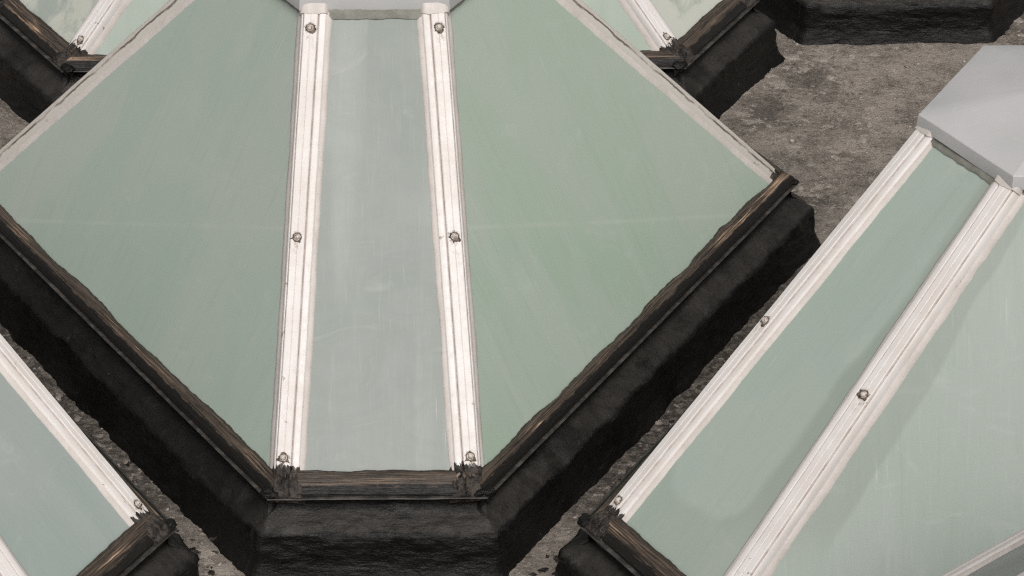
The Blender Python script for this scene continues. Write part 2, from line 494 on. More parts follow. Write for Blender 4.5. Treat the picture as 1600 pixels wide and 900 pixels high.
G_NC = mat_glass('limewashed_glass_chalky', (0.310, 0.358, 0.320), (0.330, 0.368, 0.334), True, chalk=0.5)
PAINT = mat_paint('old_white_paint')
PAINT_SHADED = mat_paint('old_white_paint_cracked_shaded', (0.56, 0.535, 0.495), bolts=0, crack=True)  # greyer than the other bars: shade on their back-facing sides put into the colour
PAINT_LOW = mat_paint('old_white_paint_two_bolts', bolts=2)
PUTTY = mat_putty()
WOOD = mat_wood()
TAR = mat_tar()
TARN = mat_tar('bitumen_coat_part_darker', darker_side=True)
TARB = mat_tar('bitumen_lumps', 1.3)
TARF = mat_tar_thin()
SEAL = mat_seal()
HEADM = mat_paint('whitewashed_mortar', (0.56, 0.525, 0.50), bolts=0, tar=False)
DRIP = mat_drip()
CAPM = mat_cap()
FLASH = mat_flash()
BOLT = mat_bolt()
DECK = mat_deck()
GRIT = mat_grit()
SCAB = mat_deck()
SCAB.name = 'pale_old_render'
for nd in SCAB.node_tree.nodes:
    if nd.type == 'BSDF_PRINCIPLED':
        src = nd.inputs['Base Color'].links[0].from_socket
        mx = SCAB.node_tree.nodes.new('ShaderNodeMix')
        mx.data_type = 'RGBA'
        mx.inputs[0].default_value = 0.55
        SCAB.node_tree.links.new(src, mx.inputs[6])
        mx.inputs[7].default_value = (0.46, 0.41, 0.36, 1)
        SCAB.node_tree.links.new(mx.outputs[2], nd.inputs['Base Color'])
DRIPS = SCAB


# ------------------------------------------------------------------ mesh helpers
def mesh_obj(name, verts, faces, mat, parent=None, uvs=None, smooth=True, angle=35):
    me = bpy.data.meshes.new(name)
    me.from_pydata([tuple(v) for v in verts], [], faces)
    if uvs is not None:
        ul = me.uv_layers.new(name='UVMap')
        buf = []
        for lp in me.loops:
            buf.extend(uvs[lp.vertex_index])
        ul.data.foreach_set('uv', buf)
    me.validate()
    bm = bmesh.new()
    bm.from_mesh(me)
    bmesh.ops.recalc_face_normals(bm, faces=bm.faces)
    bm.to_mesh(me)
    bm.free()
    if smooth:
        me.polygons.foreach_set('use_smooth', [True] * len(me.polygons))
        me.set_sharp_from_angle(angle=math.radians(angle))
    me.materials.append(mat)
    o = bpy.data.objects.new(name, me)
    COL.objects.link(o)
    if parent is not None:
        o.parent = parent
    return o


def sweep(rings, closed=False, cap=True):
    """rings: list of lists of Vector, equal length. returns verts, faces"""
    n = len(rings[0])
    V = [p for r in rings for p in r]
    F = []
    R = len(rings)
    for i in range(R - 1 if not closed else R):
        a, b = i * n, ((i + 1) % R) * n
        for j in range(n):
            k = (j + 1) % n
            F.append((a + j, a + k, b + k, b + j))
    if cap and not closed:
        F.append(tuple(range(n))[::-1])
        F.append(tuple(range((R - 1) * n, R * n)))
    return V, F


def nz(p, s=1.0, seed=0.0):
    return noise.noise(Vector(p) * s + Vector((seed * 3.1, seed * 1.7, seed * 0.9)))


def frac(p, s, seed, oct=4):
    return noise.fractal(Vector(p) * s + Vector((seed * 3.1, seed * 1.7, seed * 0.9)), 0.7, 2.1, oct)


def cframe(k):
    """corner axis k: radial and tangential unit vectors in the skylight's own frame"""
    a = math.radians(-90 + 120 * k)
    return Vector((math.cos(a), math.sin(a), 0)), Vector((-math.sin(a), math.cos(a), 0))


def cpt(k, r, s, z):
    e, t = cframe(k)
    return e * r + t * s + Vector((0, 0, z))


def lump(name, centre, axes, size, seed, parent, mat=None, amp=0.35, freq=38, sub=3):
    bm = bmesh.new()
    bmesh.ops.create_icosphere(bm, subdivisions=sub, radius=1.0)
    V = []
    for v in bm.verts:
        d = v.co.normalized()
        q = axes[0] * (d.x * size[0]) + axes[1] * (d.y * size[1]) + axes[2] * (d.z * size[2])
        f = 1 + amp * frac(centre + q, freq, seed, 4)
        V.append(centre + q * f)
    F = [tuple(v.index for v in f.verts) for f in bm.faces]
    bm.free()
    return mesh_obj(name, V, F, mat or TARB, parent, uvs=[(v.x + v.z, v.y) for v in V], angle=60)


# ------------------------------------------------------------------ glazing planes
def planes():
    a = Vector((R1, S1, Z1))
    d = HIP.normalized()
    n1 = Vector((0, 1, 0)).cross(d)                    # narrow pane: contains tangential direction
    if n1.z < 0:
        n1.negate()
    n1.normalize()
    wt = Vector((-math.sin(math.radians(60)), math.cos(math.radians(60)), 0))
    n2 = wt.cross(d)
    if n2.z < 0:
        n2.negate()
    n2.normalize()
    nb = (n1 + n2).normalized()
    return n1, n2, nb


PN1, PN2, PNB = planes()
UPB = (PN1 * 0.85 + PN2 * 0.15).normalized()     # the bars' flat lies almost parallel to the narrow pane
PHI_N, PHI_W = UPB.angle(PN1), UPB.angle(PN2)
ACL = HIP.normalized().cross(UPB).normalized()
if ACL.y > 0:
    ACL.negate()
BOLT_H = 0.0045                       # bolt datum above the bar's flat
BAR_T = 0.0095                        # bar flat above the glass hip
XS = 0.006                            # the bar sits this far towards the narrow pane from the hip


def to_local(k, sg, v):
    """a vector given in (r, s, z) of corner k; sg mirrors across the corner axis"""
    e, t = cframe(k)
    return e * v.x + t * (v.y * sg) + Vector((0, 0, v.z))


def hip(k, sg, u, h=0.0):
    """point on the glass hip line of bar (k, sg), u metres above the lowest bolt, h above it along the bisector"""
    p = Vector((R1, S1, Z1)) + HIP.normalized() * u + UPB * (h - BOLT_H - BAR_T) - ACL * XS
    return to_local(k, sg, p)


def barc(k, sg, u, h=0.0):
    """the same, on the bar's own centre line"""
    return hip(k, sg, u, h) + to_local(k, sg, ACL) * XS


def glass_h(x):
    """height of the glass beside the bar, x from the bar's centre line"""
    q = x + XS
    return -q * math.tan(PHI_N) if q > 0 else q * math.tan(PHI_W)


BAR_PROF = [(-0.0238, -0.040), (-0.0236, -0.0190), (-0.0233, -0.0120), (-0.0222, -0.0045), (-0.0205, 0.0010), (-0.0186, 0.0044), (-0.0172, 0.0056), (-0.0162, 0.0052),
            (-0.0150, 0.0032), (-0.0138, 0.0082), (-0.0122, 0.0095), (-0.0012, 0.0095), (0.0, 0.0085), (0.0012, 0.0095),
            (0.0122, 0.0095), (0.0138, 0.0082), (0.0150, 0.0032), (0.0162, 0.0054), (0.0180, 0.0070), (0.0235, 0.0072), (0.0290, 0.0052), (0.0320, 0.0010), (0.0332, -0.0050), (0.0334, -0.022)]
BAR_MID = 12


def prof_h(x):
    """height of the bar's surface at x, or of the putty beside it"""
    if BAR_PROF[1][0] <= x <= BAR_PROF[-2][0]:
        for (xa, ha), (xb, hb) in zip(BAR_PROF[1:], BAR_PROF[2:]):
            if xa <= x <= xb:
                return ha + (hb - ha) * (x - xa) / max(1e-6, xb - xa)
    return glass_h(x) + 0.003


def make_bar(root, k, sg, seed, bolts=True, top_bolt=False):
    d = to_local(k, sg, HIP.normalized())
    up = to_local(k, sg, UPB)
    ac = d.cross(up).normalized()                       # across
    # make 'across' positive towards the narrow pane
    if ac.dot(to_local(k, sg, Vector((0, -1, 0)))) < 0:
        ac.negate()
    rings, uvs = [], []
    N = 44
    for i in range(N + 1):
        u = BAR_U0 + (BAR_U1 - BAR_U0) * i / N
        c = barc(k, sg, u)
        bend = 0.0006 * nz((u * 3.2, seed, k), 1.0, seed)
        ring = []
        for (x, h) in BAR_PROF:
            j = 0.0004 * nz((u * 28, x * 500, h * 300), 1.0, seed) * (0 if h < -0.015 else 1)
            ring.append(c + ac * (x * (1 + 0.015 * nz((u * 9, 3, k), 1.0, seed)) + bend) + up * (h + j))
            uvs.append((x, u - BAR_U0))
        rings.append(ring)
    V, F = sweep(rings)
    bar = mesh_obj('glazing_bar', V, F, (PAINT if top_bolt else PAINT_LOW) if bolts else PAINT_SHADED, root, uvs, angle=28)
    # putty fillets between bar and glass, hand run and uneven
    for side in (-1, 1):
        xe = 0.0327 if side > 0 else 0.0230
        rings = []
        M_ = 80
        for i in range(M_ + 1):
            u = BAR_U0 + 0.02 + (BAR_U1 - BAR_U0 - 0.022) * i / M_
            c = barc(k, sg, u)
            wv = 0.0078 + 0.0022 * frac((u * 6, side * 5, k), 1.0, seed, 3)
            rag = 0.0012 * nz((u * 60, side * 3, k), 1.0, seed + 2)
            wv = max(0.0012, (wv + rag) * (1.0 if side > 0 or not bolts else 1.15))
            x0, x1, x2 = side * (xe - 0.003), side * (xe + wv * 0.45), side * (xe + wv)
            ring = [c + ac * x0 + up * (glass_h(x0) - 0.012), c + ac * x0 + up * (glass_h(side * xe) + 0.0068 + 0.001 * nz((u * 20, 7, k), 1, seed)),
                    c + ac * x1 + up * (glass_h(x1) + 0.0050), c + ac * x2 + up * (glass_h(x2) + 0.0016),
                    c + ac * (x2 + side * 0.0006) + up * (glass_h(x2) - 0.004)]
            rings.append(ring)
        V, F = sweep(rings)
        mesh_obj('putty_strip', V, F, PUTTY, bar, angle=50)
    # mortar flap dressed over the head of the bar, running in under the cap
    rings = []
    for i in range(37):
        x = -0.0250 + 0.0590 * i / 36
        q = abs(x - 0.0045) / 0.0295
        h_ = 0.0100 - 0.012 * q ** 9 + 0.0007 * nz((x * 80, k, sg), 1, seed)
        us = HIPL + 0.0310 - 0.003 * (1 - q * q) + 0.003 * frac((x * 60, k, sg), 1.0, seed + 21, 3)
        rings.append([barc(k, sg, us) + ac * x + up * (h_ - 0.006), barc(k, sg, us + 0.0008) + ac * x + up * (h_ + 0.0008), barc(k, sg, us + 0.006) + ac * x + up * (h_ + 0.0018),
                      barc(k, sg, BAR_U1 + 0.012) + ac * x + up * (h_ + 0.0045), barc(k, sg, BAR_U1 + 0.012) + ac * x + up * (h_ - 0.006)])
    V, F = sweep(rings)
    mesh_obj('head_flashing', V, F, HEADM, bar, angle=50)
    # bolts
    for b, u in enumerate(((0.0, TM * HIPL, HIPL) if top_bolt else (0.0, TM * HIPL)) if bolts else ()):
        c = barc(k, sg, u, BAR_T) + ac * (0.0012 * nz((b, k, sg), 1.3, seed))
        rad = 0.0054
        rings = []
        for (rr, hh) in ((1.30, -0.001), (1.28, 0.0012), (1.02, 0.0016), (1.0, 0.0036), (0.86, 0.0056), (0.5, 0.0070), (0.10, 0.0073)):
            rings.append([c + (ac * math.cos(q) + d * math.sin(q)) * (rad * rr) + up * hh for q in [math.pi / 8 * s for s in range(16)]])
        V, F = sweep(rings)
        mesh_obj('bolt', V, F, BOLT, bar, angle=40)
        # crust of old sealant round the bolt
        rings = []
        S_ = 28
        for s in range(S_):
            q = math.tau * s / S_
            rd = ac * math.cos(q) + d * math.sin(q)
            g_ = frac((math.cos(q) * 1.4, math.sin(q) * 1.4, b * 3.0), 1.0, seed + b + k * 3 + sg, 3) - 0.25 * math.sin(q)
            w = 0.0022 + 0.0085 * max(0.0, g_)
            hh = 0.0012 + 0.0016 * max(0.0, g_)
            rings.append([c + rd * (rad * 1.16) - up * 0.001, c + rd * (rad * 1.2) + up * hh * 0.9, c + rd * (rad * 1.25 + w * 0.55) + up * hh,
                          c + rd * (rad * 1.3 + w) + up * 0.0003, c + rd * (rad * 1.3 + w) - up * 0.001])
        V, F = sweep(rings, closed=True)
        mesh_obj('sealant_ring', V, F, SEAL, bar, uvs=[(v.x, v.y) for v in V], angle=60)
    if not bolts:
        return bar
    # tar brushed thickly over the foot of the bar, ragged where the brush stopped
    NC, NR = 44, 30
    V, F = [], []
    for i in range(NC + 1):
        x = -0.033 + 0.078 * i / NC
        top = -0.020 + 0.009 * frac((x * 60, k, sg), 1.0, seed + 11, 3) + 0.010 * frac((x * 260, k, sg), 1.0, seed + 12, 2) - 0.55 * max(0.0, (x if x > 0 else -x + 0.008) - 0.034)
        for j in range(NR + 1):
            f = j / NR
            u = top + (BAR_U0 - (0.003 if bolts else -0.012) - top) * f
            th = (0.0006 + 0.0022 * min(1.0, f * 3.2)) * (1.0 + 0.6 * frac((x * 70, u * 60, k), 1.0, seed + 13, 3)) + 0.0010 * frac((x * 200, u * 50, k), 1.0, seed + 14, 2)
            th = max(-0.0006, th) if f > 0 else -0.0008
            q_ = min(1.0, max(0.0, (f - 0.12) / 0.45))
            th += 0.0130 * q_ * q_ * (3 - 2 * q_)
            if f > 0.88:
                th -= (f - 0.88) * 0.12
            edge = max(0.0, ((x if x > 0 else -x + 0.010) - 0.038) / 0.009)
            V.append(barc(k, sg, u) + ac * x + up * (max(prof_h(x), -0.016) * (1 - 0.45 * f) + th - edge * (0.006 + 0.010 * q_)))
    for i in range(NC):
        for j in range(NR):
            a_ = i * (NR + 1) + j
            F.append((a_, a_ + 1, a_ + NR + 2, a_ + NR + 1))
    mesh_obj('tar_patch', V, F, TARF, bar, uvs=[(v.x * 0.7 + v.z, v.y) for v in V], angle=70)
    return bar


def side_points(root_k, wide):
    """rails: returns (start, end, outward) of the drip line of side k, at z = 0"""
    if not wide:
        a, b = cpt(root_k, RB, -NW / 2, 0), cpt(root_k, RB, NW / 2, 0)
    else:
        a, b = cpt(root_k, RB, NW / 2, 0), cpt((root_k + 1) % 3, RB, -NW / 2, 0)
    d = (b - a).normalized()
    out = Vector((d.y, -d.x, 0))
    return a, b, out


N_PROF = [(-0.026, -0.010, 0.0), (-0.0085, -0.004, 0.02), (-0.0085, 0.0005, 0.12), (-0.0150, 0.0055, 0.26), (-0.0230, 0.0125, 0.42), (-0.0320, 0.0200, 0.58),
          (-0.0420, 0.0255, 0.76), (-0.0500, 0.0280, 0.92), (-0.0525, 0.0265, 1.0), (-0.0520, 0.0080, 1.0), (-0.0420, -0.030, 0.5)]
W_PROF = [(-0.026, -0.012, 0.0), (-0.006, -0.006, 0.02), (-0.0075, 0.0020, 0.12), (-0.0125, 0.0080, 0.26), (-0.0190, 0.0135, 0.42), (-0.0260, 0.0175, 0.58),
          (-0.0340, 0.0190, 0.76), (-0.0405, 0.0175, 0.92), (-0.0430, 0.0140, 1.0), (-0.0425, -0.0040, 1.0), (-0.0340, -0.040, 0.5)]


def make_rail(root, k, wide, seed):
    a, b, out = side_points(k, wide)
    L = (b - a).length
    d = (b - a) / L
    prof = W_PROF if wide else N_PROF
    N = int(L / 0.005)
    tn = math.tan(math.radians(30))
    rings, uvs = [], []
    for i in range(N + 1):
        f = i / N
        ring = []
        wave = 0.0062 * frac((f * L * 5.0, k, 1.0 + wide), 1.0, seed, 3) + 0.0019 * frac((f * L * 34, k, 4.0), 1.0, seed, 4)
        for (o, z, g) in prof:
            x = -(-o) * 0 + o
            s0, s1 = -o * tn * -1.0, L + o * tn            # mitre at both ends (60 degree turn)
            s0 = -o * tn
            s = s0 + (s1 - s0) * f
            p = a + d * s
            w = max(0.0, g - 0.55) / 0.45
            inn = -wave * w * (1.0 if wide else 0.55)
            rough = 0.0011 * frac((s * 30, g * 9, k), 1.0, seed + 3, 4) * (1 if 0.05 < g else 0)
            ring.append(p + out * (o + inn) + Vector((0, 0, z - inn * 0.6 + rough)))
            uvs.append((g, s))
        rings.append(ring)
    V, F = sweep(rings)
    return mesh_obj('rail', V, F, WOOD, root, uvs, angle=50)


def make_drip(root, k, wide, seed):
    a, b, out = side_points(k, wide)
    L = (b - a).length
    d = (b - a) / L
    tn = math.tan(math.radians(30))
    prof = [(-0.0105, -0.0072), (0.0004, -0.0070), (0.0014, -0.0058), (0.0006, -0.0048), (-0.0065, -0.0046), (-0.0105, -0.0055)]
    N = int(L / 0.02)
    rings = []
    for i in range(N + 1):
        f = i / N
        ring = []
        for (o, z) in prof:
            s0, s1 = -o * tn, L + o * tn
            s = s0 + (s1 - s0) * f
            j = 0.0012 * frac((s * 12, k, z * 40), 1.0, seed + 7, 3)
            ring.append(a + d * s + out * (o + j * 0.5) + Vector((0, 0, z + j)))
        rings.append(ring)
    V, F = sweep(rings)
    return mesh_obj('drip_edge', V, F, DRIP, root, angle=50)


CURB_PROF = [(-0.030, -0.006), (-0.019, -0.012), (-0.020, -0.022), (-0.020, -0.032), (-0.015, -0.038), (-0.006, -0.044), (0.005, -0.0505), (0.017, -0.0580),
             (0.027, -0.0645), (0.0335, -0.0695), (0.0355, -0.0735), (0.0355, -0.0800), (0.0360, -0.098), (0.037, -0.114), (0.038, -0.132), (0.043, -0.146), (0.049, -0.158), (0.056, -0.1690)]


FINE = []
for (_a, _b) in zip(CURB_PROF, CURB_PROF[1:]):
    _n = max(1, round(math.hypot(_b[0] - _a[0], _b[1] - _a[1]) / 0.0045))
    for _q in range(_n):
        FINE.append((_a[0] + (_b[0] - _a[0]) * _q / _n, _a[1] + (_b[1] - _a[1]) * _q / _n))
FINE.append(CURB_PROF[-1])


def make_curb(root, seed, drop=0.0, mat=None):
    """tar-coated upstand round the light: a recess under the drip edge, a sloping ledge, then a rough vertical face"""
    corners = []
    for k in range(3):
        corners += [cpt(k, RB, -NW / 2, 0), cpt(k, RB, NW / 2, 0)]
    path = []                                             # (point, outward, mitre stretch)
    n = len(corners)
    for i in range(n):
        a, b = corners[i], corners[(i + 1) % n]
        d = (b - a).normalized()
        out = Vector((d.y, -d.x, 0))
        pd = (a - corners[i - 1]).normalized()
        pout = Vector((pd.y, -pd.x, 0))
        for q in range(5):                                # softened corner
            f = q / 4
            o = (pout * (1 - f) + out * f).normalized()
            path.append((a, o, 1.0 + 0.12 * math.sin(math.pi * f)))
        L = (b - a).length
        m = max(6, int(L / 0.0065))
        for q in range(1, m):
            path.append((a + d * (L * q / m), out, 1.0))
    rings, uvs = [], []
    acc = 0.0
    prev = None
    for (p, o, st) in path:
        acc += (p - prev).length if prev is not None else 0
        prev = p
        ring = []
        led = 0.008 * frac((p.x * 3.1, p.y * 3.1, 0), 1.0, seed, 4) + 0.0026 * frac((p.x * 14, p.y * 14, 0), 1.0, seed + 5, 4)
        arc = 0.0
        for j, (off, z) in enumerate(FINE):
            if j:
                arc += math.hypot(off - FINE[j - 1][0], z - FINE[j - 1][1])
            q = p + o * (off * st)
            top = z > -0.030
            face = z < -0.066
            am = 0.0 if j < 1 else 0.35 if top else 1.0
            w = 0.0 if top else min(1.0, (-0.030 - z) / 0.006) * min(1.0, max(0.0, (z + 0.135) / 0.05))
            q = q + Vector((0, 0, z + led * w - drop * max(0.0, (-0.09 - z) / 0.08)))
            ds = 0.0042 * frac(q, 8, seed, 2) + 0.0030 * frac((q.x * 0.8, q.y * 0.8, q.z * 1.5), 26, seed + 4, 3) + 0.0008 * frac((q.x, q.y, q.z * 2.6), 110, seed + 8, 3)
            if -0.095 < z < -0.055:
                ds += 0.0040 * frac(q, 22, seed + 6, 3)               # sagging lip of the coat along the ledge
            if z < -0.150:
                ds += 0.006 * frac(q, 24, seed + 9, 3) * min(1.0, (-0.150 - z) / 0.015)
            q = q + (o * (0.95 if face else 0.5) + Vector((0, 0, 0.05 if face or top else 0.7))) * (ds * am)
            ring.append(q)
            uvs.append((arc, acc))
        rings.append(ring)
    m = len(FINE)
    V = [p for r in rings for p in r]
    F = []
    R = len(rings)
    for i in range(R):
        a, b = i * m, ((i + 1) % R) * m
        for j in range(m - 1):
            F.append((a + j, a + j + 1, b + j + 1, b + j))
    return mesh_obj('curb', V, F, mat or TAR, root, uvs, angle=75)


def quad_slab(name, pts, nrm, thick, mat, root, origin, ax, ay, nx=1, ny=1, seed=0.0):
    V, F, uvs = [], [], []
    for lay in (0.0, -thick):
        for p in pts:
            q = p + nrm * lay
            V.append(q)
            uvs.append(((q - origin).dot(ax), (q - origin).dot(ay)))
    n = len(pts)
    F.append(tuple(range(n)))
    F.append(tuple(range(n, 2 * n))[::-1])
    for i in range(n):
        j = (i + 1) % n
        F.append((i, j, n + j, n + i))
    return mesh_obj(name, V, F, mat, root, uvs, smooth=False)


def make_panes(root, seed, mats_n, mats_w):
    u0, u1 = -0.052, HIPL + 0.042
    gap = 0.012
    for k in range(3):
        # narrow pane
        e, t = cframe(k)
        n1 = to_local(k, 1, PN1)
        up = t.cross(n1)
        if up.z < 0:
            up.negate()
        a, b = hip(k, -1, u0), hip(k, 1, u0)
        c, d = hip(k, 1, u1), hip(k, -1, u1)
        org = (hip(k, -1, -0.02) + hip(k, 1, -0.02)) / 2
        pts = [a + t * gap, b - t * gap, c - t * gap, d + t * gap]
        quad_slab('glass_pane', pts, n1, 0.006, mats_n[k], root, org, t, up)
        # wide pane between corner k and k+1
        k2 = (k + 1) % 3
        n2 = to_local(k, 1, PN2)
        a, b = hip(k, 1, u0), hip(k2, -1, u0)
        c, d = hip(k2, -1, u1), hip(k, 1, u1)
        tt = (b - a).normalized()
        up = tt.cross(n2)
        if up.z < 0:
            up.negate()
        org = (hip(k, 1, -0.02) + hip(k2, -1, -0.02)) / 2
        pts = [a + tt * gap, b - tt * gap, c - tt * gap, d + tt * gap]
        quad_slab('glass_pane', pts, n2, 0.006, mats_w[k], root, org, tt, up)


def hexpts(r, s, z):
    """six corner points, order: corner k -s, corner k +s, ..."""
    out = []
    for k in range(3):
        out += [cpt(k, r, -s, z), cpt(k, r, s, z)]
    return out


def offset_hex(pts, off):
    """move every side of a hexagon outward by off (horizontal)"""
    n = len(pts)
    lines = []
    for i in range(n):
        a, b = pts[i], pts[(i + 1) % n]
        d = (b - a).normalized()
        o = Vector((d.y, -d.x, 0))
        lines.append((a + o * off, d))
    res = []
    for i in range(n):
        (p, d), (q, e) = lines[i - 1], lines[i]
        den = d.x * e.y - d.y * e.x
        s = ((q.x - p.x) * e.y - (q.y - p.y) * e.x) / den
        res.append(p + d * s)
    return res


def make_cap(root, seed, dims=(RC, SC)):
    base = hexpts(dims[0], dims[1], 0)
    SEG = 10

    def ring(off, z, jit):
        h = offset_hex(base, off)
        out = []
        for i in range(6):
            a, b = h[i], h[(i + 1) % 6]
            for q in range(SEG):
                p = a.lerp(b, q / SEG)
                j = jit * frac((p.x * 7, p.y * 7, z * 3), 1.0, seed, 3)
                out.append(Vector((p.x, p.y, z + j)) + Vector((p.x, p.y, 0)).normalized() * j * 0.6)
        return out
    apex = Vector((0, 0, ZC + DZC + 0.062))
    rings = [ring(-0.040, ZC + 0.002, 0.002), ring(-0.005, ZC - 0.002, 0.004), ring(0.0015, ZC, 0.004), ring(0.0020, ZC + 0.006, 0.002),
             ring(0.0, ZC + DZC - 0.0018, 0.0012), ring(-0.0012, ZC + DZC - 0.0002, 0.0012), ring(-0.0050, ZC + DZC + 0.0012, 0.001)]
    h0 = rings[-1]
    for f in (0.2, 0.4, 0.6, 0.8, 0.96):
        rings.append([p.lerp(apex, f) + Vector((0, 0, 0.0028 * frac((p.x * 6, p.y * 6, f * 2), 1.0, seed + 2, 3) * (1 - f))) for p in h0])
    V, F = sweep(rings)
    return mesh_obj('cap', V, F, CAPM, root, angle=14)


def make_flashing(root, seed):
    """strip of mortar and lead dressed onto the head of each pane under the cap"""
    for k in range(3):
        for wide in (0, 1):
            if not wide:
                nrm = to_local(k, 1, PN1)
                a0, b0, a1, b1 = hip(k, -1, HIPL + 0.020), hip(k, 1, HIPL + 0.020), hip(k, -1, HIPL + 0.046), hip(k, 1, HIPL + 0.046)
            else:
                k2 = (k + 1) % 3
                nrm = to_local(k, 1, PN2)
                a0, b0, a1, b1 = hip(k, 1, HIPL + 0.020), hip(k2, -1, HIPL + 0.020), hip(k, 1, HIPL + 0.046), hip(k2, -1, HIPL + 0.046)
            N = 26
            rings = []
            for i in range(N + 1):
                f = 0.08 + 0.84 * i / N
                lo, hi = a0.lerp(b0, f), a1.lerp(b1, f)
                dn = (lo - hi).normalized()
                lo = lo + dn * (0.0030 * frac((lo.x * 40, lo.y * 40, k), 1.0, seed, 3))
                th = 0.0055 + 0.0014 * frac((lo.x * 60, lo.y * 60, k), 1.0, seed + 1, 3)
                rings.append([lo - nrm * 0.002, lo + nrm * th * 0.6, lo.lerp(hi, 0.2) + nrm * th, hi + nrm * th, hi - nrm * 0.002])
            V, F = sweep(rings)
            mesh_obj('head_flashing', V, F, FLASH, root, angle=50)


def make_skylight(loc, rot, label, seed, mats_n, mats_w, scale=1.0, lift=0.0, cap=(RC, SC), plain=()):
    root = bpy.data.objects.new('skylight', None)
    COL.objects.link(root)
    root['label'] = label
    root['category'] = 'skylight'
    root['group'] = 'white barred skylights set out on the flat roof'
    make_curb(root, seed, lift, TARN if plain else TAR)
    for k in range(3):
        for wide in (0, 1):
            make_rail(root, k, wide, seed + k * 2.3 + wide)
            make_drip(root, k, wide, seed + k)
        for sg in (-1, 1):
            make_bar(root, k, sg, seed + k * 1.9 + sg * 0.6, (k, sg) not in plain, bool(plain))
            # tar packed into the corner beside the bar's foot
            e, t = cframe(k)
            c = cpt(k, RB - 0.016, sg * (NW / 2 - 0.004), -0.002)
            lump('tar_patch', c, (e, t, Vector((0, 0, 1))), ((0.015, 0.021, 0.010) if (k, sg) not in plain else (0.011, 0.012, 0.008)), seed + k * 4 + sg, root, amp=0.35, freq=60, sub=4)
    make_panes(root, seed, mats_n, mats_w)
    make_flashing(root, seed)
    make_cap(root, seed, cap)
    # parts were modelled round the drip edge's level: lift them so the empty sits on the deck
    for ch in root.children:
        ch.location.z = FLOOR + lift
    root.location = (loc[0], loc[1], 0)
    root.rotation_euler = (0, 0, rot)
    root.scale = (scale, scale, 1.0)
    return root


# ------------------------------------------------------------------ the roof deck
def axis(lo, hi, a, b, n):
    out = [lo + (a - lo) * (i / 8) ** 0.6 for i in range(8)]
    out += [a + (b - a) * i / n for i in range(n + 1)]
    out += [b + (hi - b) * ((i + 1) / 8) ** 1.7 for i in range(8)]
    return out


def deck_z(x, y):
    return 0.0045 * frac((x, y, 0), 1.6, 2.0, 3) + 0.0022 * frac((x, y, 0), 14, 5.0, 4) + 0.0012 * frac((x, y, 0), 46, 8.0, 3)


xs = axis(-30, 30, -2.4, 3.2, 300)
ys = axis(-20, 40, -1.6, 4.4, 320)
V = [(x, y, deck_z(x, y)) for y in ys for x in xs]
nx = len(xs)
F = [(j * nx + i, j * nx + i + 1, (j + 1) * nx + i + 1, (j + 1) * nx + i) for j in range(len(ys) - 1) for i in range(nx - 1)]
deck = mesh_obj('roof_deck', V, F, DECK, angle=80)
deck['kind'] = 'structure'

# ------------------------------------------------------------------ the skylights
PI = math.pi
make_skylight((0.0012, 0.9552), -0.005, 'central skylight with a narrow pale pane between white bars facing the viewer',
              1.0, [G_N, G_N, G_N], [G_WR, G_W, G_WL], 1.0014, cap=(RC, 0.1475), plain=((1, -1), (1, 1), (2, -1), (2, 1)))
make_skylight((0.0043, 2.4644), PI - 0.0022, 'skylight behind the central one, hidden but for chalky corner panes at both ends',
              3.7, [G_NC, G_NC, G_NC], [G_N, G_W, G_N], 1.0029)
make_skylight((1.3192, 0.1994), PI + 0.0021, 'skylight on the right under a grey hexagonal cap, with darker margins on its glass',
              6.1, [G_N, G_ND, G_N], [G_W, G_WD, G_W], 1.010, cap=(0.2680, 0.1400))
make_skylight((-1.3125, 0.2118), PI - 0.0138, 'skylight cut off at the lower left, narrow speckled pane and worn rail facing lower right',
              8.3, [G_NS, G_NS, G_NS], [G_NS, G_NS, G_NS], 1.0015)
make_skylight((1.2923, 3.2316), -0.0042, 'skylight at the top right of which only the black tarred curb is in view',
              11.9, [G_N, G_N, G_N], [G_W, G_W, G_W], 0.989)
make_skylight((1.306, -1.3000), 0.0, 'skylight in the lower right corner of which only a slanting white bar and glass show',
              14.2, [G_N, G_N, G_N], [G_N, G_N, G_N], 1.0)

# ------------------------------------------------------------------ loose grit on the deck
random.seed(5)
V, F = [], []
ico = bmesh.new()
bmesh.ops.create_icosphere(ico, subdivisions=1, radius=1.0)
iv = [v.co.copy() for v in ico.verts]
iff = [tuple(v.index for v in f.verts) for f in ico.faces]
ico.free()
for i in range(7000):
    x, y = random.uniform(-1.9, 2.4), random.uniform(-0.9, 3.3)
    if noise.noise(Vector((x * 2.6, y * 2.6, 4.0))) < random.uniform(-0.5, 0.35):
        continue
    s = 0.0018 + 0.0046 * random.random() ** 3
    a = random.random() * 6.28
    z = deck_z(x, y)
    b = len(V)
    for v in iv:
        q = Vector((v.x * s * random.uniform(0.8, 1.5), v.y * s * random.uniform(0.7, 1.2), v.z * s * 0.6))
        V.append((x + q.x * math.cos(a) - q.y * math.sin(a), y + q.x * math.sin(a) + q.y * math.cos(a), z + q.z + s * 0.2))
    F += [tuple(b + j for j in f) for f in iff]
grit = mesh_obj('grit', V, F, GRIT, angle=60)
grit['kind'] = 'stuff'
grit['label'] = 'pale grit scattered over the dark roof deck'

# ------------------------------------------------------------------ thin scabs of pale render left on the deck, and a trail of whitewash drips
V, F = [], []


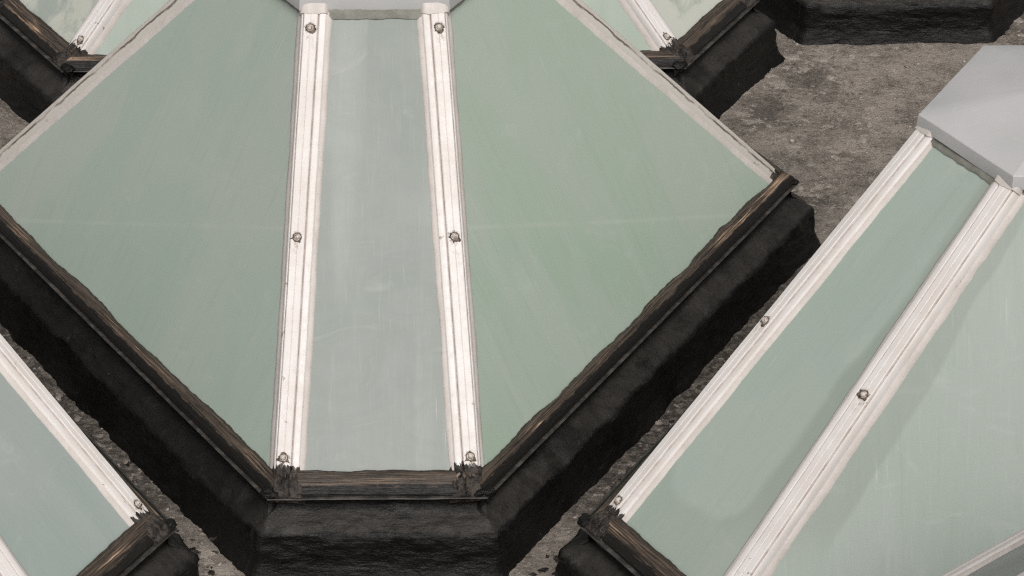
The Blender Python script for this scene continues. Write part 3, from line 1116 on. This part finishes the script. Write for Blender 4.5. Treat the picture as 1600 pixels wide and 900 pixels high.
def scab(x, y, rx, ry, rot, seed):
    b = len(V)
    n = 26
    z0 = deck_z(x, y)
    ring0, ring1 = [], []
    for i in range(n):
        q = math.tau * i / n
        m = 1 + 0.75 * frac((math.cos(q) * 1.5, math.sin(q) * 1.5, seed), 1.0, seed, 4)
        m = max(0.25, m)
        px, py = rx * m * math.cos(q), ry * m * math.sin(q)
        X, Y = x + px * math.cos(rot) - py * math.sin(rot), y + px * math.sin(rot) + py * math.cos(rot)
        ring0.append((X, Y, deck_z(X, Y) - 0.001))
        X, Y = x + 0.9 * (X - x), y + 0.9 * (Y - y)
        ring1.append((X, Y, deck_z(X, Y) + 0.0011))
    V.extend(ring0 + ring1 + [(x, y, z0 + 0.0018)])
    for i in range(n):
        j = (i + 1) % n
        F.append((b + i, b + j, b + n + j, b + n + i))
        F.append((b + n + i, b + n + j, b + 2 * n))


random.seed(11)
spots = [(1.026, 2.172, 0.022, 0.013), (1.094, 2.157, 0.011, 0.012), (0.973, 2.036, 0.020, 0.019), (1.048, 2.113, 0.014, 0.016),
         (1.166, 2.163, 0.010, 0.009), (1.222, 2.179, 0.013, 0.008), (1.282, 2.213, 0.010, 0.008), (0.900, 1.833, 0.024, 0.016),
         (0.873, 1.872, 0.020, 0.012), (1.068, 1.680, 0.017, 0.009), (0.934, 1.488, 0.026, 0.016), (0.985, 1.475, 0.020, 0.012),
         (1.000, 2.120, 0.014, 0.010), (1.051, 2.260, 0.012, 0.009), (0.960, 2.075, 0.010, 0.012), (0.978, 1.704, 0.016, 0.009),
         (1.579, 2.404, 0.022, 0.014), (1.600, 2.360, 0.016, 0.014), (-0.340, 0.063, 0.020, 0.026), (-0.307, -0.003, 0.022, 0.020), (0.360, 0.093, 0.012, 0.016)]
for i, (x, y, rx, ry) in enumerate(spots):
    scab(x, y, rx, ry, random.uniform(-0.6, 0.6), i * 1.37)
    for j in range(5):
        scab(x + random.gauss(0, rx * 1.5), y + random.gauss(0, ry * 1.8), rx * random.uniform(0.12, 0.4), ry * random.uniform(0.12, 0.4), random.random() * 3, i * 2.1 + j)
for i in range(150):
    x, y = random.uniform(0.75, 1.75), random.uniform(1.35, 2.5)
    r = 0.003 + 0.007 * random.random() ** 3
    scab(x, y, r * 1.4, r, random.random() * 3, i * 0.77)
for i in range(60):                                    # along the gutters between the curbs
    f = random.random()
    sgn = 1 if i % 2 else -1
    x, y = sgn * (0.36 + 0.40 * f), 0.10 + 0.69 * f
    r = 0.002 + 0.006 * random.random() ** 3
    scab(x + random.gauss(0, 0.02), y + random.gauss(0, 0.02), r * 1.4, r, random.random() * 3, i * 0.53)
scabs = mesh_obj('old_render_scabs', V, F, SCAB, angle=60)
scabs['kind'] = 'stuff'
scabs['label'] = 'pale flat scabs of old render stuck on the roof deck'

V, F = [], []
for i in range(360):                                   # splashes of tar at the foot of the central curb and its neighbours
    f = random.random()
    if i % 5 == 0:
        x, y = 1.02 + 0.56 * f, 2.30
    else:
        sgn = 1 if i % 2 else -1
        x, y = sgn * (0.27 + 0.72 * f), -0.03 + 1.247 * f
        x += sgn * 0.045
        y -= 0.026
    r = 0.002 + 0.007 * random.random() ** 2
    scab(x + random.gauss(0, 0.018), y + random.gauss(0, 0.018), r * 1.5, r, random.random() * 3, i * 0.61)
splash = mesh_obj('tar_splashes', V, F, TARF, angle=60)
splash['kind'] = 'stuff'
splash['label'] = 'black tar splashes on the deck at the foot of the curbs'

V, F = [], []
trail = [(1.150, 1.985, 0.003), (1.157, 1.962, 0.004), (1.163, 1.943, 0.005), (1.167, 1.915, 0.004), (1.168, 1.894, 0.005), (1.170, 1.868, 0.004), (1.171, 1.845, 0.006),
         (1.172, 1.822, 0.004), (1.170, 1.803, 0.007), (1.169, 1.785, 0.006), (1.156, 1.760, 0.007), (1.145, 1.752, 0.006), (1.124, 1.733, 0.006), (1.108, 1.722, 0.004)]
for i, (x, y, r) in enumerate(trail):
    scab(x + random.gauss(0, 0.002), y, r * 0.95, r * 0.8, random.random() * 3, 50 + i * 1.9)
drips = mesh_obj('whitewash_drips', V, F, DRIPS, angle=60)
drips['kind'] = 'stuff'
drips['label'] = 'curved trail of whitewash drips on the roof deck'
